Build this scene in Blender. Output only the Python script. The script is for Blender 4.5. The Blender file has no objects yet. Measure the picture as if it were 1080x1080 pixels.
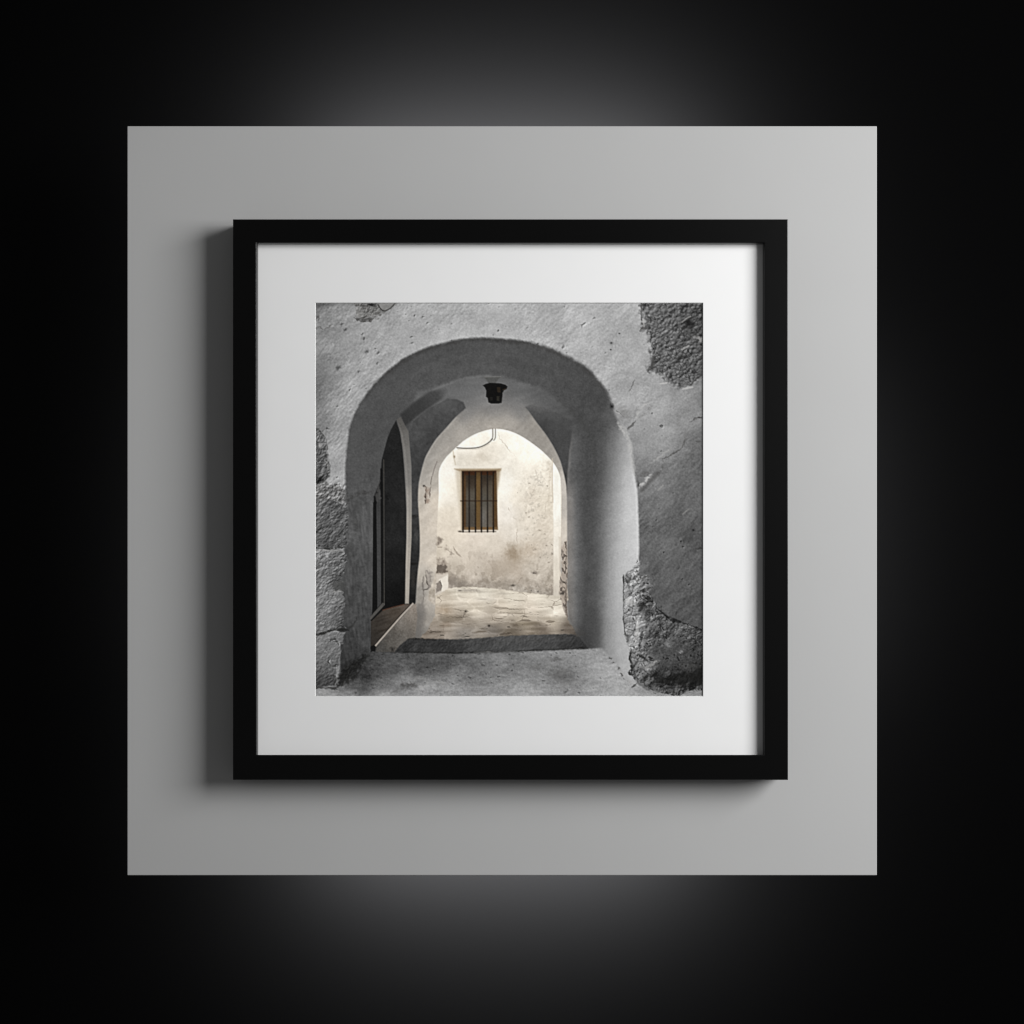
# A framed photograph hanging on a pale square panel, the panel floating in front of a black wall.
# One millimetre of panel = one pixel of the 1080 px photograph.
import bpy, bmesh, math
import numpy as np

C = bpy.context.scene.collection
L = 1.8                                     # camera distance to the face of the panel (y = 0)
R = math.radians


def at(px, py, y=0.0):
    """real position, at depth y, of a point measured on the photograph"""
    s = (L + y) / L
    return ((px - 540) * .001 * s, y, (540 - py) * .001 * s)


# ------------------------------------------------------------------ materials
def mat(name, base, rough=.8, spec=.3, noise=0.0, nscale=40., bump=0., bscale=900.):
    m = bpy.data.materials.new(name)
    m.use_nodes = True
    nt = m.node_tree
    b = nt.nodes['Principled BSDF']
    b.inputs['Base Color'].default_value = (*base, 1)
    b.inputs['Roughness'].default_value = rough
    b.inputs['Specular IOR Level'].default_value = spec
    tc = nt.nodes.new('ShaderNodeTexCoord')
    if noise:
        n = nt.nodes.new('ShaderNodeTexNoise')
        n.inputs['Scale'].default_value = nscale
        n.inputs['Detail'].default_value = 5
        nt.links.new(tc.outputs['Object'], n.inputs['Vector'])
        r = nt.nodes.new('ShaderNodeMapRange')
        r.inputs['From Min'].default_value = .25
        r.inputs['From Max'].default_value = .75
        r.inputs['To Min'].default_value = 1 - noise
        r.inputs['To Max'].default_value = 1 + noise
        nt.links.new(n.outputs['Fac'], r.inputs['Value'])
        v = nt.nodes.new('ShaderNodeVectorMath')
        v.operation = 'SCALE'
        v.inputs[0].default_value = base
        nt.links.new(r.outputs['Result'], v.inputs['Scale'])
        nt.links.new(v.outputs['Vector'], b.inputs['Base Color'])
    if bump:
        n2 = nt.nodes.new('ShaderNodeTexNoise')
        n2.inputs['Scale'].default_value = bscale
        n2.inputs['Detail'].default_value = 3
        nt.links.new(tc.outputs['Object'], n2.inputs['Vector'])
        bp = nt.nodes.new('ShaderNodeBump')
        bp.inputs['Strength'].default_value = bump
        bp.inputs['Distance'].default_value = .0004
        nt.links.new(n2.outputs['Fac'], bp.inputs['Height'])
        nt.links.new(bp.outputs['Normal'], b.inputs['Normal'])
    return m


M_wall = mat('black_velvet_paint', (.0010, .0010, .00105), 1., 0.)
M_panel = mat('pale_grey_plaster_paint', (.335, .335, .333), .9, .1, noise=.012, nscale=9., bump=.10, bscale=260.)
M_frame = mat('black_lacquered_wood', (.0002, .0002, .0002), .27, .22, bump=.16, bscale=1500.)
M_mat = mat('white_mount_board', (.630, .630, .628), .95, .05, noise=.006, nscale=30., bump=.12, bscale=1800.)
M_core = mat('white_board_core', (.56, .56, .555), .95, .05)
M_back = mat('brown_backing_board', (.22, .17, .12), .9, .1)


# ------------------------------------------------------------------ mesh helpers
def obj(name, bm, mats, parent=None):
    me = bpy.data.meshes.new(name)
    bmesh.ops.recalc_face_normals(bm, faces=bm.faces)
    bm.to_mesh(me)
    bm.free()
    for m in (mats if isinstance(mats, (list, tuple)) else [mats]):
        me.materials.append(m)
    o = bpy.data.objects.new(name, me)
    C.objects.link(o)
    if parent:
        o.parent = parent
        o.matrix_parent_inverse = parent.matrix_world.inverted()
    return o


def box(x0, x1, y0, y1, z0, z1, bevel=0., seg=2):
    bm = bmesh.new()
    vs = [bm.verts.new((x, y, z)) for x in (x0, x1) for y in (y0, y1) for z in (z0, z1)]
    for f in ((0, 1, 3, 2), (4, 6, 7, 5), (0, 4, 5, 1), (2, 3, 7, 6), (0, 2, 6, 4), (1, 5, 7, 3)):
        bm.faces.new([vs[i] for i in f])
    if bevel:
        bmesh.ops.bevel(bm, geom=list(bm.edges), offset=bevel, segments=seg, affect='EDGES', profile=.5)
    return bm


def ring(rects):
    """closed square tube through successive rectangles (x0, x1, z0, z1, y)"""
    bm = bmesh.new()
    loops = []
    for (x0, x1, z0, z1, y) in rects:
        loops.append([bm.verts.new(p) for p in ((x0, y, z0), (x1, y, z0), (x1, y, z1), (x0, y, z1))])
    n = len(loops)
    for i in range(n):
        a, b = loops[i], loops[(i + 1) % n]
        for k in range(4):
            f = bm.faces.new((a[k], a[(k + 1) % 4], b[(k + 1) % 4], b[k]))
            f.material_index = 0
    return bm


def rect(x0, x1, y0, y1, d):
    a, b = at(x0, y1, d), at(x1, y0, d)
    return a[0], b[0], a[2], b[2]


# ------------------------------------------------------------------ the wall behind
WALL_Y = .140
wall = obj('wall', box(-2.6, 2.6, WALL_Y, WALL_Y + .1, -2.0, 2.0), M_wall)
wall['kind'] = 'structure'

# ------------------------------------------------------------------ the pale square panel
x0, x1, z0, z1 = rect(134.2, 924.9, 133.0, 923.2, 0)
panel = obj('display_panel', box(x0, x1, 0, .014, z0, z1, .0007, 2), M_panel)
panel['label'] = 'large pale grey square panel behind the picture frame, glowing softly above and below'
panel['category'] = 'panel'

# ------------------------------------------------------------------ the framed photograph
FY, MY = -.037, -.027           # face of the frame, face of the mount board
root = bpy.data.objects.new('framed_photograph', None)
C.objects.link(root)
root.location = (at(538.4, 527, 0)[0], 0, at(538.4, 822.8, 0)[2])
root.empty_display_size = .05
root['label'] = 'black square picture frame with white mount holding a photograph of an arched stone passage'
root['category'] = 'picture frame'
bpy.context.view_layer.update()

o_ = rect(245.6, 831.2, 231.2, 822.7, FY)           # outer edge of the frame
i_ = rect(270.6, 806.1, 256.2, 796.3, FY)           # inner edge of the frame, at its face
b_ = .0008                                          # eased edges
lip = .0016


def grow(r, d, y):
    return (r[0] - d, r[1] + d, r[2] - d, r[3] + d, y)


back = -.0006
prof = [grow(o_, 0, back), grow(o_, 0, FY + b_), grow(o_, -b_ * .3, FY + b_ * .3), grow(o_, -b_, FY),
        grow(i_, b_, FY), grow(i_, b_ * .3, FY + b_ * .3), grow(i_, 0, FY + b_)]
lipb = (i_[0] + .0002, i_[1] - .0002, i_[2] - .0016, i_[3] - .0001, MY - .0002)
prof += [lipb, grow(i_, .006, MY - .0001), grow(i_, .006, back)]


def mitred_frame():
    """four rails meeting in mitres"""
    bm = bmesh.new()
    loops = [[(x0, y, z0), (x1, y, z0), (x1, y, z1), (x0, y, z1)] for (x0, x1, z0, z1, y) in prof]
    n = len(loops)
    cache = {}

    def v(i, k, t):
        a, b = np.array(loops[i][k]), np.array(loops[i][(k + 1) % 4])
        p = a + (b - a) * (t if t in (0, 1) else (t / np.linalg.norm(b - a) if t > 0 else 1 + t / np.linalg.norm(b - a)))
        key = tuple(np.round(p, 7))
        if key not in cache:
            cache[key] = bm.verts.new(p)
        return cache[key]
    st = (0, 1)
    for k in range(4):
        for i in range(n):
            for t0, t1 in zip(st[:-1], st[1:]):
                bm.faces.new((v(i, k, t0), v(i, k, t1), v((i + 1) % n, k, t1), v((i + 1) % n, k, t0)))
    return bm


frame = obj('frame', mitred_frame(), M_frame, root)
# mount board with a bevelled window
w_ = rect(332.3, 741.7, 319.1, 734.7, MY)           # window at the face of the board
T = .0010
bm = ring([grow(i_, .005, MY), (*w_, MY), (w_[0] + T * .62, w_[1] - T * .62, w_[2] + T * .62, w_[3] - T * .62, MY + T),
           grow(i_, .005, MY + T)])
mount = obj('mount', bm, [M_mat, M_core], root)
for p in mount.data.polygons:
    n, c = p.normal, p.center
    if abs(n.y) < .95 and w_[0] - .001 < c.x < w_[1] + .001 and w_[2] - .001 < c.z < w_[3] + .001:
        p.material_index = 1

# ------------------------------------------------------------------ the printed photograph
# The print is a flat sheet of paper.  Its picture (a monochrome photograph of an arched
# passage with a sunlit yard at its end) is printed ink: a colour per point of the sheet,
# drawn below in the pixel coordinates of the reference.
def paint_photo(SX0, SY0, NX, NY, S):
    rng = np.random.default_rng(7)
    xs = SX0 + (np.arange(NX) + .5) / S
    ys = SY0 + (np.arange(NY) + .5) / S
    X, Y = np.meshgrid(xs, ys)
    fx = np.fft.fftfreq(NX)[None, :] * 2 * np.pi * S        # radians per reference pixel
    fy = np.fft.fftfreq(NY)[:, None] * 2 * np.pi * S

    def noise(sig, ani=1., ang=0., lo=None):
        """band-limited noise, unit variance; sig in reference pixels, stretched ani times along ang"""
        n = np.fft.fft2(rng.standard_normal((NY, NX)))
        a = math.radians(ang)
        u = fx * math.cos(a) + fy * math.sin(a)
        v = -fx * math.sin(a) + fy * math.cos(a)
        k = np.exp(-.5 * ((u * sig * ani) ** 2 + (v * sig) ** 2))
        if lo:
            k = k * (1 - np.exp(-.5 * ((u * lo * ani) ** 2 + (v * lo) ** 2)))
        r = np.real(np.fft.ifft2(n * k))
        return (r - r.mean()) / r.std()

    def fbm(sig, octs=4, gain=.6, **kw):
        r = sum(noise(sig / 2 ** i, **kw) * gain ** i for i in range(octs))
        return r / r.std()

    def emboss(h, ang):
        gy_, gx_ = np.gradient(h)
        a = math.radians(ang)
        e = gx_ * math.cos(a) + gy_ * math.sin(a)
        return e / e.std()

    def blur(m, sig):
        return np.real(np.fft.ifft2(np.fft.fft2(m) * np.exp(-.5 * sig * sig * (fx ** 2 + fy ** 2))))

    def spline(p, closed, n=4):
        p = np.array(p, float)
        m = len(p)
        out = []
        for i in range(m if closed else m - 1):
            g = (lambda k: p[k % m]) if closed else (lambda k: p[min(max(k, 0), m - 1)])
            p0, p1, p2, p3 = g(i - 1), g(i), g(i + 1), g(i + 2)
            for t in np.arange(n) / n:
                out.append(.5 * (2 * p1 + (p2 - p0) * t + (2 * p0 - 5 * p1 + 4 * p2 - p3) * t * t
                                 + (3 * p1 - p0 - 3 * p2 + p3) * t ** 3))
        if not closed:
            out.append(p[-1])
        return np.array(out)

    wob = [.7 * noise(1.0) + .3 * noise(.6), .7 * noise(1.0) + .3 * noise(.6), noise(5), noise(5)]

    def window(p, pad):
        """the part of the sheet around a shape"""
        j0 = int(np.clip((p[:, 0].min() - pad - SX0) * S, 0, NX - 1))
        j1 = int(np.clip((p[:, 0].max() + pad - SX0) * S + 2, j0 + 1, NX))
        i0 = int(np.clip((p[:, 1].min() - pad - SY0) * S, 0, NY - 1))
        i1 = int(np.clip((p[:, 1].max() + pad - SY0) * S + 2, i0 + 1, NY))
        return slice(i0, i1), slice(j0, j1)

    def dist(p, closed, w, rough, big):
        """distance to a polyline, and inside test"""
        xx = X[w] + rough * wob[0][w] + big * wob[2][w]
        yy = Y[w] + rough * wob[1][w] + big * wob[3][w]
        q = np.roll(p, -1, 0) if closed else p[1:]
        p_ = p if closed else p[:-1]
        d = np.full(xx.shape, 1e9)
        ins = np.zeros(xx.shape, bool)
        for (ax, ay), (bx, by) in zip(p_, q):
            ex, ey = bx - ax, by - ay
            l2 = ex * ex + ey * ey + 1e-9
            t = np.clip(((xx - ax) * ex + (yy - ay) * ey) / l2, 0, 1)
            d = np.minimum(d, (xx - ax - t * ex) ** 2 + (yy - ay - t * ey) ** 2)
            if closed and ay != by:
                c = (ay > yy) != (by > yy)
                ins ^= c & (xx < ex * (yy - ay) / (by - ay) + ax)
        return np.sqrt(d), ins

    def poly(p, soft=.7, smooth=False, rough=0., big=0.):
        p = spline(p, True) if smooth else np.array(p, float)
        w = window(p, soft + 4 * rough + 4 * big + 1)
        d, ins = dist(p, True, w, rough, big)
        sd = np.where(ins, d, -d)
        t = np.clip(sd / soft * .5 + .5, 0, 1)
        out = np.zeros((NY, NX))
        out[w] = t * t * (3 - 2 * t)
        return out

    def line(p, wdt, soft=.6, smooth=True, rough=0.):
        p = spline(p, False) if smooth else np.array(p, float)
        w = window(p, wdt + soft + 4 * rough + 1)
        d, _ = dist(p, False, w, rough * .7, 0)
        if rough:       # strokes of uneven weight that thin out at their ends
            ends = np.minimum(np.hypot(X[w] - p[0, 0], Y[w] - p[0, 1]), np.hypot(X[w] - p[-1, 0], Y[w] - p[-1, 1]))
            wdt = wdt * (1.05 + .4 * wob[3][w]) * np.clip(.25 + ends / (1.2 + 2.2 * wdt), 0, 1)
        out = np.zeros((NY, NX))
        out[w] = np.clip((wdt / 2 - d) / soft + .5, 0, 1) * (np.clip(.85 + .35 * wob[0][w], .2, 1) if rough else 1)
        return out

    def spot(x, y, rx, ry=None, ang=0., rough=.0):
        ry = ry or rx
        a = math.radians(ang)
        x_, y_ = X + rough * wob[0] - x, Y + rough * wob[1] - y
        u = x_ * math.cos(a) + y_ * math.sin(a)
        v = -x_ * math.sin(a) + y_ * math.cos(a)
        return np.exp(-((u / rx) ** 2 + (v / ry) ** 2))

    def field(pts, p=3.2, sm=2.2):
        """tones given at points, blended in between"""
        num, den = 0., 0.
        for q in pts:
            c = np.array(q[2] if isinstance(q[2], (tuple, list)) else (q[2],) * 3, float)
            wgt = 1 / (((X - q[0]) ** 2 + (Y - q[1]) ** 2) + 9) ** (p / 2)
            num = num + wgt[..., None] * c
            den = den + wgt
        r = num / den[..., None]
        return np.stack([blur_edge(r[..., c], sm) for c in range(3)], -1) if sm else r

    def blur_edge(f, sig):
        n = int(4 * sig * S)
        g = np.exp(-.5 * (np.arange(-n, n + 1) / (sig * S)) ** 2)
        g /= g.sum()
        f = np.pad(f, n, mode='edge')
        f = sum(g[k] * f[k:k + NY, :] for k in range(2 * n + 1))
        return sum(g[k] * f[:, k:k + NX] for k in range(2 * n + 1))

    def rows(rs):
        """tones along a few level lines, blended from line to line"""
        prof = np.array([np.interp(xs, *zip(*r[1])) for r in rs])
        yy = np.array([r[0] for r in rs], float)
        k = np.clip(np.searchsorted(yy, ys) - 1, 0, len(yy) - 2)
        t = np.clip((ys - yy[k]) / (yy[k + 1] - yy[k]), 0, 1)[:, None]
        return blur_edge(prof[k] * (1 - t) + prof[k + 1] * t, 2.2)[..., None] * np.ones(3)

    img = np.zeros((NY, NX, 3))

    def put(m, col, k=1.):
        nonlocal img
        c = np.asarray(col, float)
        img = img + (m * k)[..., None] * (c - img)

    def mul(m, k):
        nonlocal img
        img = img * (1 + m * (k - 1))[..., None]

    def add(m, k):
        nonlocal img
        img = img + (m * k)[..., None]

    fine = noise(.55)
    mid = noise(1.1)
    coarse = noise(3.5)
    wide = noise(11)
    plaster = emboss(noise(.85) * .55 + noise(1.6) * .9 + noise(3.2, 1.5, -40) * 1.5, 60)
    swirl = emboss(noise(.9, 2.2, -38, lo=5), 60) * np.clip(.55 + .5 * noise(14), 0, 1.6)
    rock = emboss(fbm(2.0, 3, .7), 50)
    pit = noise(1.2)

    def lumps(size, ani=1., seed=3):
        g_ = np.random.default_rng(seed)
        xx, yy = (X + 1.3 * wob[2]) / (size * ani), (Y + 1.3 * wob[3]) / size
        ci, cj = np.floor(xx).astype(int), np.floor(yy).astype(int)
        jit = g_.random((64, 64, 2))
        a_ = np.full((NY, NX), 9.)
        b_ = a_.copy()
        for di in (-1, 0, 1):
            for dj in (-1, 0, 1):
                q_ = jit[(cj + dj) % 64, (ci + di) % 64]
                dd_ = np.hypot(xx - ci - di - q_[..., 0], yy - cj - dj - q_[..., 1])
                b_ = np.where(dd_ < a_, a_, np.minimum(b_, dd_))
                a_ = np.minimum(a_, dd_)
        return a_, b_

    l1, l2 = lumps(3.9, 1.1)
    dome = blur(-l1 ** 1.5, .45)
    pebble = emboss(dome + .18 * fbm(1.6, 2, .6), 50)
    gap = np.clip(1 - (l2 - l1) * 3.2, 0, 1) * np.clip(.5 + .6 * coarse, 0, 1)
    k1, k2 = lumps(8.5, 1.25, 9)
    boulder = emboss(blur(-k1 ** 1.6, .6) + .12 * fbm(2, 3, .7), 50)
    cleft = np.clip(1 - (k2 - k1) * 5, 0, 1) * np.clip(.6 + .6 * noise(4), 0, 1)

    # ---------------------------------------------------------------- the outer wall
    T = field([(335, 322, 112), (345, 335, 146), (372, 345, 160), (350, 370, 146), (338, 395, 128), (352, 400, 150), (385, 385, 166),
               (410, 360, 172), (440, 345, 170), (470, 335, 174), (440, 366, 172), (500, 335, 176), (540, 335, 178),
               (520, 352, 178), (580, 330, 172), (570, 350, 178), (610, 340, 176), (620, 370, 178), (655, 330, 172), (650, 365, 172),
               (630, 390, 172), (655, 395, 166), (672, 380, 172), (670, 410, 172), (690, 420, 166), (720, 425, 150),
               (665, 435, 166), (690, 450, 154), (715, 445, 148), (738, 432, 140), (672, 470, 150), (695, 475, 146), (735, 470, 118), (705, 500, 116), (735, 500, 106),
               (680, 505, 134), (690, 530, 116), (730, 530, 96), (682, 560, 104), (730, 560, 90), (690, 600, 100),
               (730, 610, 88), (700, 640, 94), (735, 650, 86),
               (336, 420, 122), (350, 415, 144), (338, 440, 130), (360, 430, 164), (372, 410, 172), (355, 460, 152), (362, 480, 166), (350, 500, 158), (360, 508, 168)])
    img = T.copy()
    left_light = np.clip((760 - X) / 120, .55, 1)
    add(plaster * np.clip(.75 + .4 * noise(9), .2, 1.5), 4.8 * left_light)
    add(swirl, 3.2 * left_light)
    add(fine, 3.0)
    add(coarse, 3.)
    add(wide, 3.6)
    add(noise(5, 2.5, -42), 2.6)
    # little pocks in the plaster
    pk = np.clip((noise(1.0, 1.6, -45) - 2.15) * 1.6, 0, 1) * np.clip(.5 + wide, 0, 1)
    mul(pk, .62)
    add(np.roll(pk, (2, 2), (0, 1)), 14)
    band = poly([(331, 316), (440, 316), (420, 345), (395, 392), (366, 440), (362, 510), (331, 510)], 14)
    add(emboss(noise(.7, 2.8, -52, lo=4), 45) * band * np.clip(.6 + .5 * wide, 0, 1.5), 5.)
    # shaded top edge and broken plaster, upper left
    mul(poly([(330, 316), (400, 316), (396, 321), (332, 324)], 5), .80)
    m = poly([(372, 320), (380, 317), (420, 317), (416, 324), (404, 330), (396, 337), (384, 339), (376, 335), (379, 328)], 2.4, rough=1.6)
    put(m, (104, 103, 101), .8)
    add(m * rock, 17)
    put(spot(379, 332, 3.5, 5, 20, 1.2), (168, 167, 165), .55)
    put(line([(374, 336), (384, 338.5), (394, 337)], 1.6, 1.2, rough=.8), (62, 61, 60), .7)
    put(poly([(401, 317), (418, 317), (414, 324), (407, 328), (401, 325)], 1.3, True), (140, 139, 137), .85)
    put(line([(399, 322), (404, 328), (411, 326), (416, 321), (418, 317)], 1.2, 1.), (58, 57, 56), .8)
    put(spot(392.5, 321.5, 4, 1.8, 0, .6), (20, 20, 20), .95)
    put(line([(331, 339), (336, 334), (336, 338)], 1.6, 1.2, rough=.8), (70, 69, 68), .8)
    put(line([(333, 346), (343, 347), (351, 343)], 1.2, 1.2, rough=1.), (92, 91, 90), .8)
    for (x, y, r) in ((382, 352, 1.2), (384, 357, 1.4), (387, 371, 2.), (399, 372, 1.6), (396, 368, 1.1), (398, 383, 1.), (434, 356, 1.), (434.5, 362, 1.2), (446, 334.5, 1.1), (451, 341, 1.2), (357, 388, 2.2), (361, 342, 1.4), (364, 348, 1.6), (378, 392, 1.3)):
        mul(spot(x, y, r * 1.3, r * .8, -35, .5), .55)
        add(spot(x + 1.4, y + 1.4, r, r * .7, -35, .5), 16)
    # rough bare stone, upper right
    m = poly([(675, 316), (675, 330), (679, 338), (676, 346), (682, 350), (686, 364), (687, 378), (683, 392), (692, 392),
              (700, 398), (702, 402), (709, 405), (714, 409), (722, 408), (731, 404), (745, 393), (745, 316)], 3.4, rough=1.5)
    put(m, field([(685, 335, 108), (700, 330, 100), (735, 325, 78), (700, 360, 104), (735, 350, 84), (730, 385, 92), (705, 390, 102), (720, 403, 108)]))
    rr = emboss(fbm(1.55, 2, .6), 45)
    add(blur(m, 1.5) * np.clip(rr, -2.2, 2.4), 9)
    add(blur(m, 1.2) * np.clip(pebble, -2.2, 2.4), 14)
    mul(m * gap, .72)
    mul(m * np.clip(noise(1.0) - .9, 0, 1), .66)
    add(blur(m, 3) * (1 - m) * np.clip(noise(1.5) + .3, -1, 1.5), 26)
    put(spot(725.5, 341.5, 5.4, 4.6, 30, .7), (26, 26, 26), .97)
    put(line([(719, 340), (724, 336), (728, 334)], 1.4, 1.), (156, 155, 153), .7)
    put(spot(739, 358, 7, 2.4, 20, .7), (160, 159, 157), .85)
    put(line([(719, 369), (726, 365)], 1.8, 1.2), (158, 157, 155), .8)
    put(spot(717, 378, 4, 1.8, -20, .7), (42, 42, 41), .8)
    put(line([(677, 319), (676, 330), (677, 338), (679, 344), (675, 349)], 1.5, 1.2, rough=.9), (70, 69, 68), .75)
    put(line([(678, 337), (679, 345)], 1.6, 1.2), (190, 189, 187), .6)
    put(line([(676, 347), (682, 346)], 3, 1.4, rough=.8), (82, 81, 80), .7)
    put(line([(683, 392), (688, 386), (690, 378)], 1.8, 1.2, rough=.8), (72, 71, 70), .7)
    put(line([(727, 407), (733, 401), (738, 397)], 1.8, 1.2, rough=.5), (66, 65, 64), .8)
    put(line([(696, 405), (703, 404)], 1.6, 1.), (196, 195, 193), .7)
    put(line([(720, 410.5), (730, 408.5)], 1.8, 1.2), (190, 189, 187), .7)
    # cracks and lifted edges in the right hand plaster
    put(line([(664, 413), (667, 406), (669, 401)], 1.6, 1.2, rough=.8), (96, 95, 94), .75)
    put(line([(671, 440), (675, 431), (684, 425)], 2.8, 2.2, rough=1.), (194, 193, 191), .62)
    put(line([(674, 441), (680, 436), (687, 428)], 2., 2., rough=1.), (108, 107, 106), .5)
    put(line([(661, 453.5), (666, 449), (670, 444.5)], 1.7, 1.3, rough=.5), (84, 83, 82), .85)
    put(line([(715, 438), (716, 446), (714, 452)], 3.4, 4., rough=1.), (116, 115, 114), .45)
    put(line([(727, 445.5), (735, 441), (745, 441)], 1.5, 1.2, rough=.6), (62, 61, 60), .8)
    put(line([(734, 466), (745, 466)], 1.8, 1.4, rough=.6), (70, 69, 68), .7)
    put(line([(722, 462), (721, 468), (716, 475), (709, 479), (704, 482), (699, 484)], 1.6, 1.4, rough=.7), (82, 81, 80), .85)
    put(line([(722, 452), (723, 460), (719, 470)], 3, 4, rough=1.), (114, 113, 112), .4)
    put(line([(707, 474), (698, 480), (690, 485), (685, 489)], 1.8, 1.6, rough=.8), (178, 177, 175), .55)
    put(line([(699, 484), (698, 495), (692, 502)], 1.4, 1.4, rough=.8), (96, 95, 94), .5)
    put(line([(673, 503), (681, 500), (686, 498)], 2.6, 1.6, rough=.7), (92, 91, 90), .7)
    put(line([(674, 515), (681, 507), (686, 501)], 3.4, 2., rough=1.3), (200, 199, 197), .8)
    put(line([(677, 517), (686, 507), (693, 499)], 4.4, 3.4), (80, 79, 78), .6)
    put(spot(673.5, 511, 1.6, 3, -20, .5), (60, 60, 59), .8)
    put(line([(694, 517), (699, 512)], 1.6, 1.4), (160, 159, 157), .6)
    put(line([(733, 579), (741, 578), (745, 577.5)], 1.4, 1.2, rough=.4), (52, 52, 51), .8)
    for (x, y, r) in ((644.5, 362, 1.2), (653, 352, .8), (731, 559, 1.2), (644, 369, .8)):
        mul(spot(x, y, r * 1.2, r), .4)
    put(line([(720, 542), (726, 537)], 1.4, 1.), (134, 133, 131), .7)
    m = poly([(660, 520), (745, 480), (745, 665), (680, 640)], 10)
    add(m * emboss(noise(1.1, 2.2, -50, lo=6), 50), 2.6)
    add(m * emboss(noise(4, 2., -50), 50), 2.)

    # ---------------------------------------------------------------- soffit and reveals of the outer arch
    outer = [(332, 760), (357, 727), (358, 640), (364.3, 560), (364.4, 505), (364.6, 491), (367, 461), (370, 446.5), (375.2, 433), (383, 420.5),
             (392, 408.5), (402, 397.8), (413, 388), (424, 379.6), (437, 372.4), (452, 366.2), (470.7, 361), (491, 357.2),
             (511.5, 356.4), (532, 357.8), (555.4, 360.2), (575.7, 365.6), (596, 374.2), (616.5, 385.6), (626.7, 395.5), (637, 408),
             (643, 419), (647, 432), (652, 444), (658.6, 454), (663.5, 466), (664.8, 481), (668.6, 501.5), (671.7, 522), (673, 556), (673, 590), (668, 600), (657.5, 609),
             (657.4, 655), (659.4, 671), (664.5, 688), (664, 700), (672, 722), (690, 760)]
    A = poly(outer, 1.9, True, rough=.22)
    soft = np.clip(poly(outer, 2.2, True, rough=.6) * .4 + blur(A, 1.5) * .6, 0, 1)
    A = np.where((X > 560) & (Y < 450), soft, A)
    warm = lambda v, k=1.: (v * (1 + .012 * k), v, v * (1 - .02 * k))
    F = field([(372, 470, 86), (385, 440, 85), (400, 415, 84), (430, 390, 83), (470, 372, 82), (520, 368, 82), (570, 378, 80),
               (600, 395, 76), (620, 412, 72), (630, 430, 70), (380, 500, 86), (395, 470, 85), (375, 540, 88), (388, 560, 94), (380, 600, 84),
               (388, 620, 80), (375, 650, 74), (385, 670, 72), (370, 690, 62), (375, 705, 46), (365, 715, 38),
               (470, 395, 86), (510, 385, 86), (440, 408, 84), (415, 430, 84), (408, 450, 84), (395, 505, 84),
               (570, 398, 78), (600, 425, 74), (612, 440, 74),
               (640, 440, 88), (634, 450, 72), (625, 470, 74), (645, 460, 108), (655, 470, 140), (660, 480, 172), (645, 485, 118), (635, 490, 86), (622, 500, 74),
               (612, 500, 76), (650, 500, 152), (662, 510, 198), (668, 525, 204), (655, 525, 176), (645, 525, 140), (636, 525, 100), (628, 525, 80), (618, 530, 72), (611, 530, 80), (606, 530, 112), (600, 530, 138),
               (670, 560, 206), (660, 560, 202), (650, 560, 178), (641, 560, 140), (634, 560, 104), (626, 560, 82), (618, 560, 74), (611, 560, 86), (605, 560, 126), (599, 560, 144),
               (668, 590, 206), (655, 600, 194), (645, 600, 164), (638, 600, 124), (630, 600, 90), (620, 600, 78), (612, 600, 84), (605, 600, 126), (600, 600, 140),
               (652, 640, 182), (643, 640, 156), (636, 640, 122), (628, 640, 90), (618, 640, 76), (610, 640, 92), (604, 640, 124),
               (655, 675, 184), (645, 670, 158), (637, 670, 132), (630, 670, 88), (620, 668, 70), (612, 668, 82), (606, 662, 104),
               (658, 695, 178), (648, 690, 160), (640, 684, 146)], 4.2)
    put(A, F)
    J = rows([(440, [(590, 80), (604, 80), (612, 73), (632, 68), (640, 76), (648, 100), (656, 130), (672, 160)]),
              (460, [(590, 94), (602, 96), (607, 86), (614, 73), (628, 71), (638, 84), (648, 116), (658, 152), (672, 176)]),
              (480, [(590, 108), (601, 106), (607, 92), (614, 76), (624, 72), (635, 84), (645, 118), (655, 154), (664, 178), (674, 190)]),
              (505, [(590, 112), (603, 104), (612, 78), (622, 70), (630, 76), (640, 108), (650, 148), (660, 188), (668, 200), (676, 204)]),
              (530, [(590, 140), (603, 126), (610, 88), (618, 71), (624, 74), (632, 92), (640, 126), (650, 162), (660, 198), (672, 207)]),
              (560, [(590, 146), (603, 134), (610, 92), (618, 72), (625, 78), (633, 104), (641, 140), (650, 172), (660, 200), (672, 208)]),
              (595, [(590, 142), (604, 132), (610, 96), (618, 76), (627, 82), (634, 106), (642, 152), (652, 186), (660, 198), (672, 206)]),
              (635, [(590, 130), (604, 122), (611, 90), (619, 74), (627, 84), (634, 112), (642, 156), (652, 182), (660, 184)]),
              (665, [(596, 118), (606, 104), (612, 84), (620, 70), (628, 84), (635, 122), (644, 156), (654, 182), (660, 184)]),
              (690, [(606, 70), (620, 66), (629, 90), (637, 138), (646, 158), (656, 180), (664, 178)])])
    put(A * np.clip((X - 588) / 26, 0, 1) * np.clip((Y - 432) / 26, 0, 1), J)
    add(A * noise(1.2, 1.5, -40, lo=8), 1.5)
    add(A * noise(3.5, 1.3, -40), 1.3)
    add(A * fine, 1.3)
    # ragged dark line right under the arris, over the crown
    crown = spline([(384, 422), (402, 400), (424, 381.6), (452, 368.6), (491, 359.6), (511.5, 358.6), (532, 360), (555, 362.2), (575, 367.5), (596, 376.6), (616, 388.6), (627, 398), (638, 412)], False)
    put(blur(line(crown, 4., 3., False, rough=.6), .6) * A, (58, 57, 56), .62)
    rim = blur(A, 2.6) * (1 - A)
    add(rim * (Y < 520), 30)
    add(line([(367, 470), (371, 446), (376, 432), (384, 423), (393, 408)], 2.6, 2.) * (1 - A), 18)
    add(line([(668, 500), (671.5, 522), (673, 560), (672, 590)], 3.4, 2.6) * A, 10)
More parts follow.
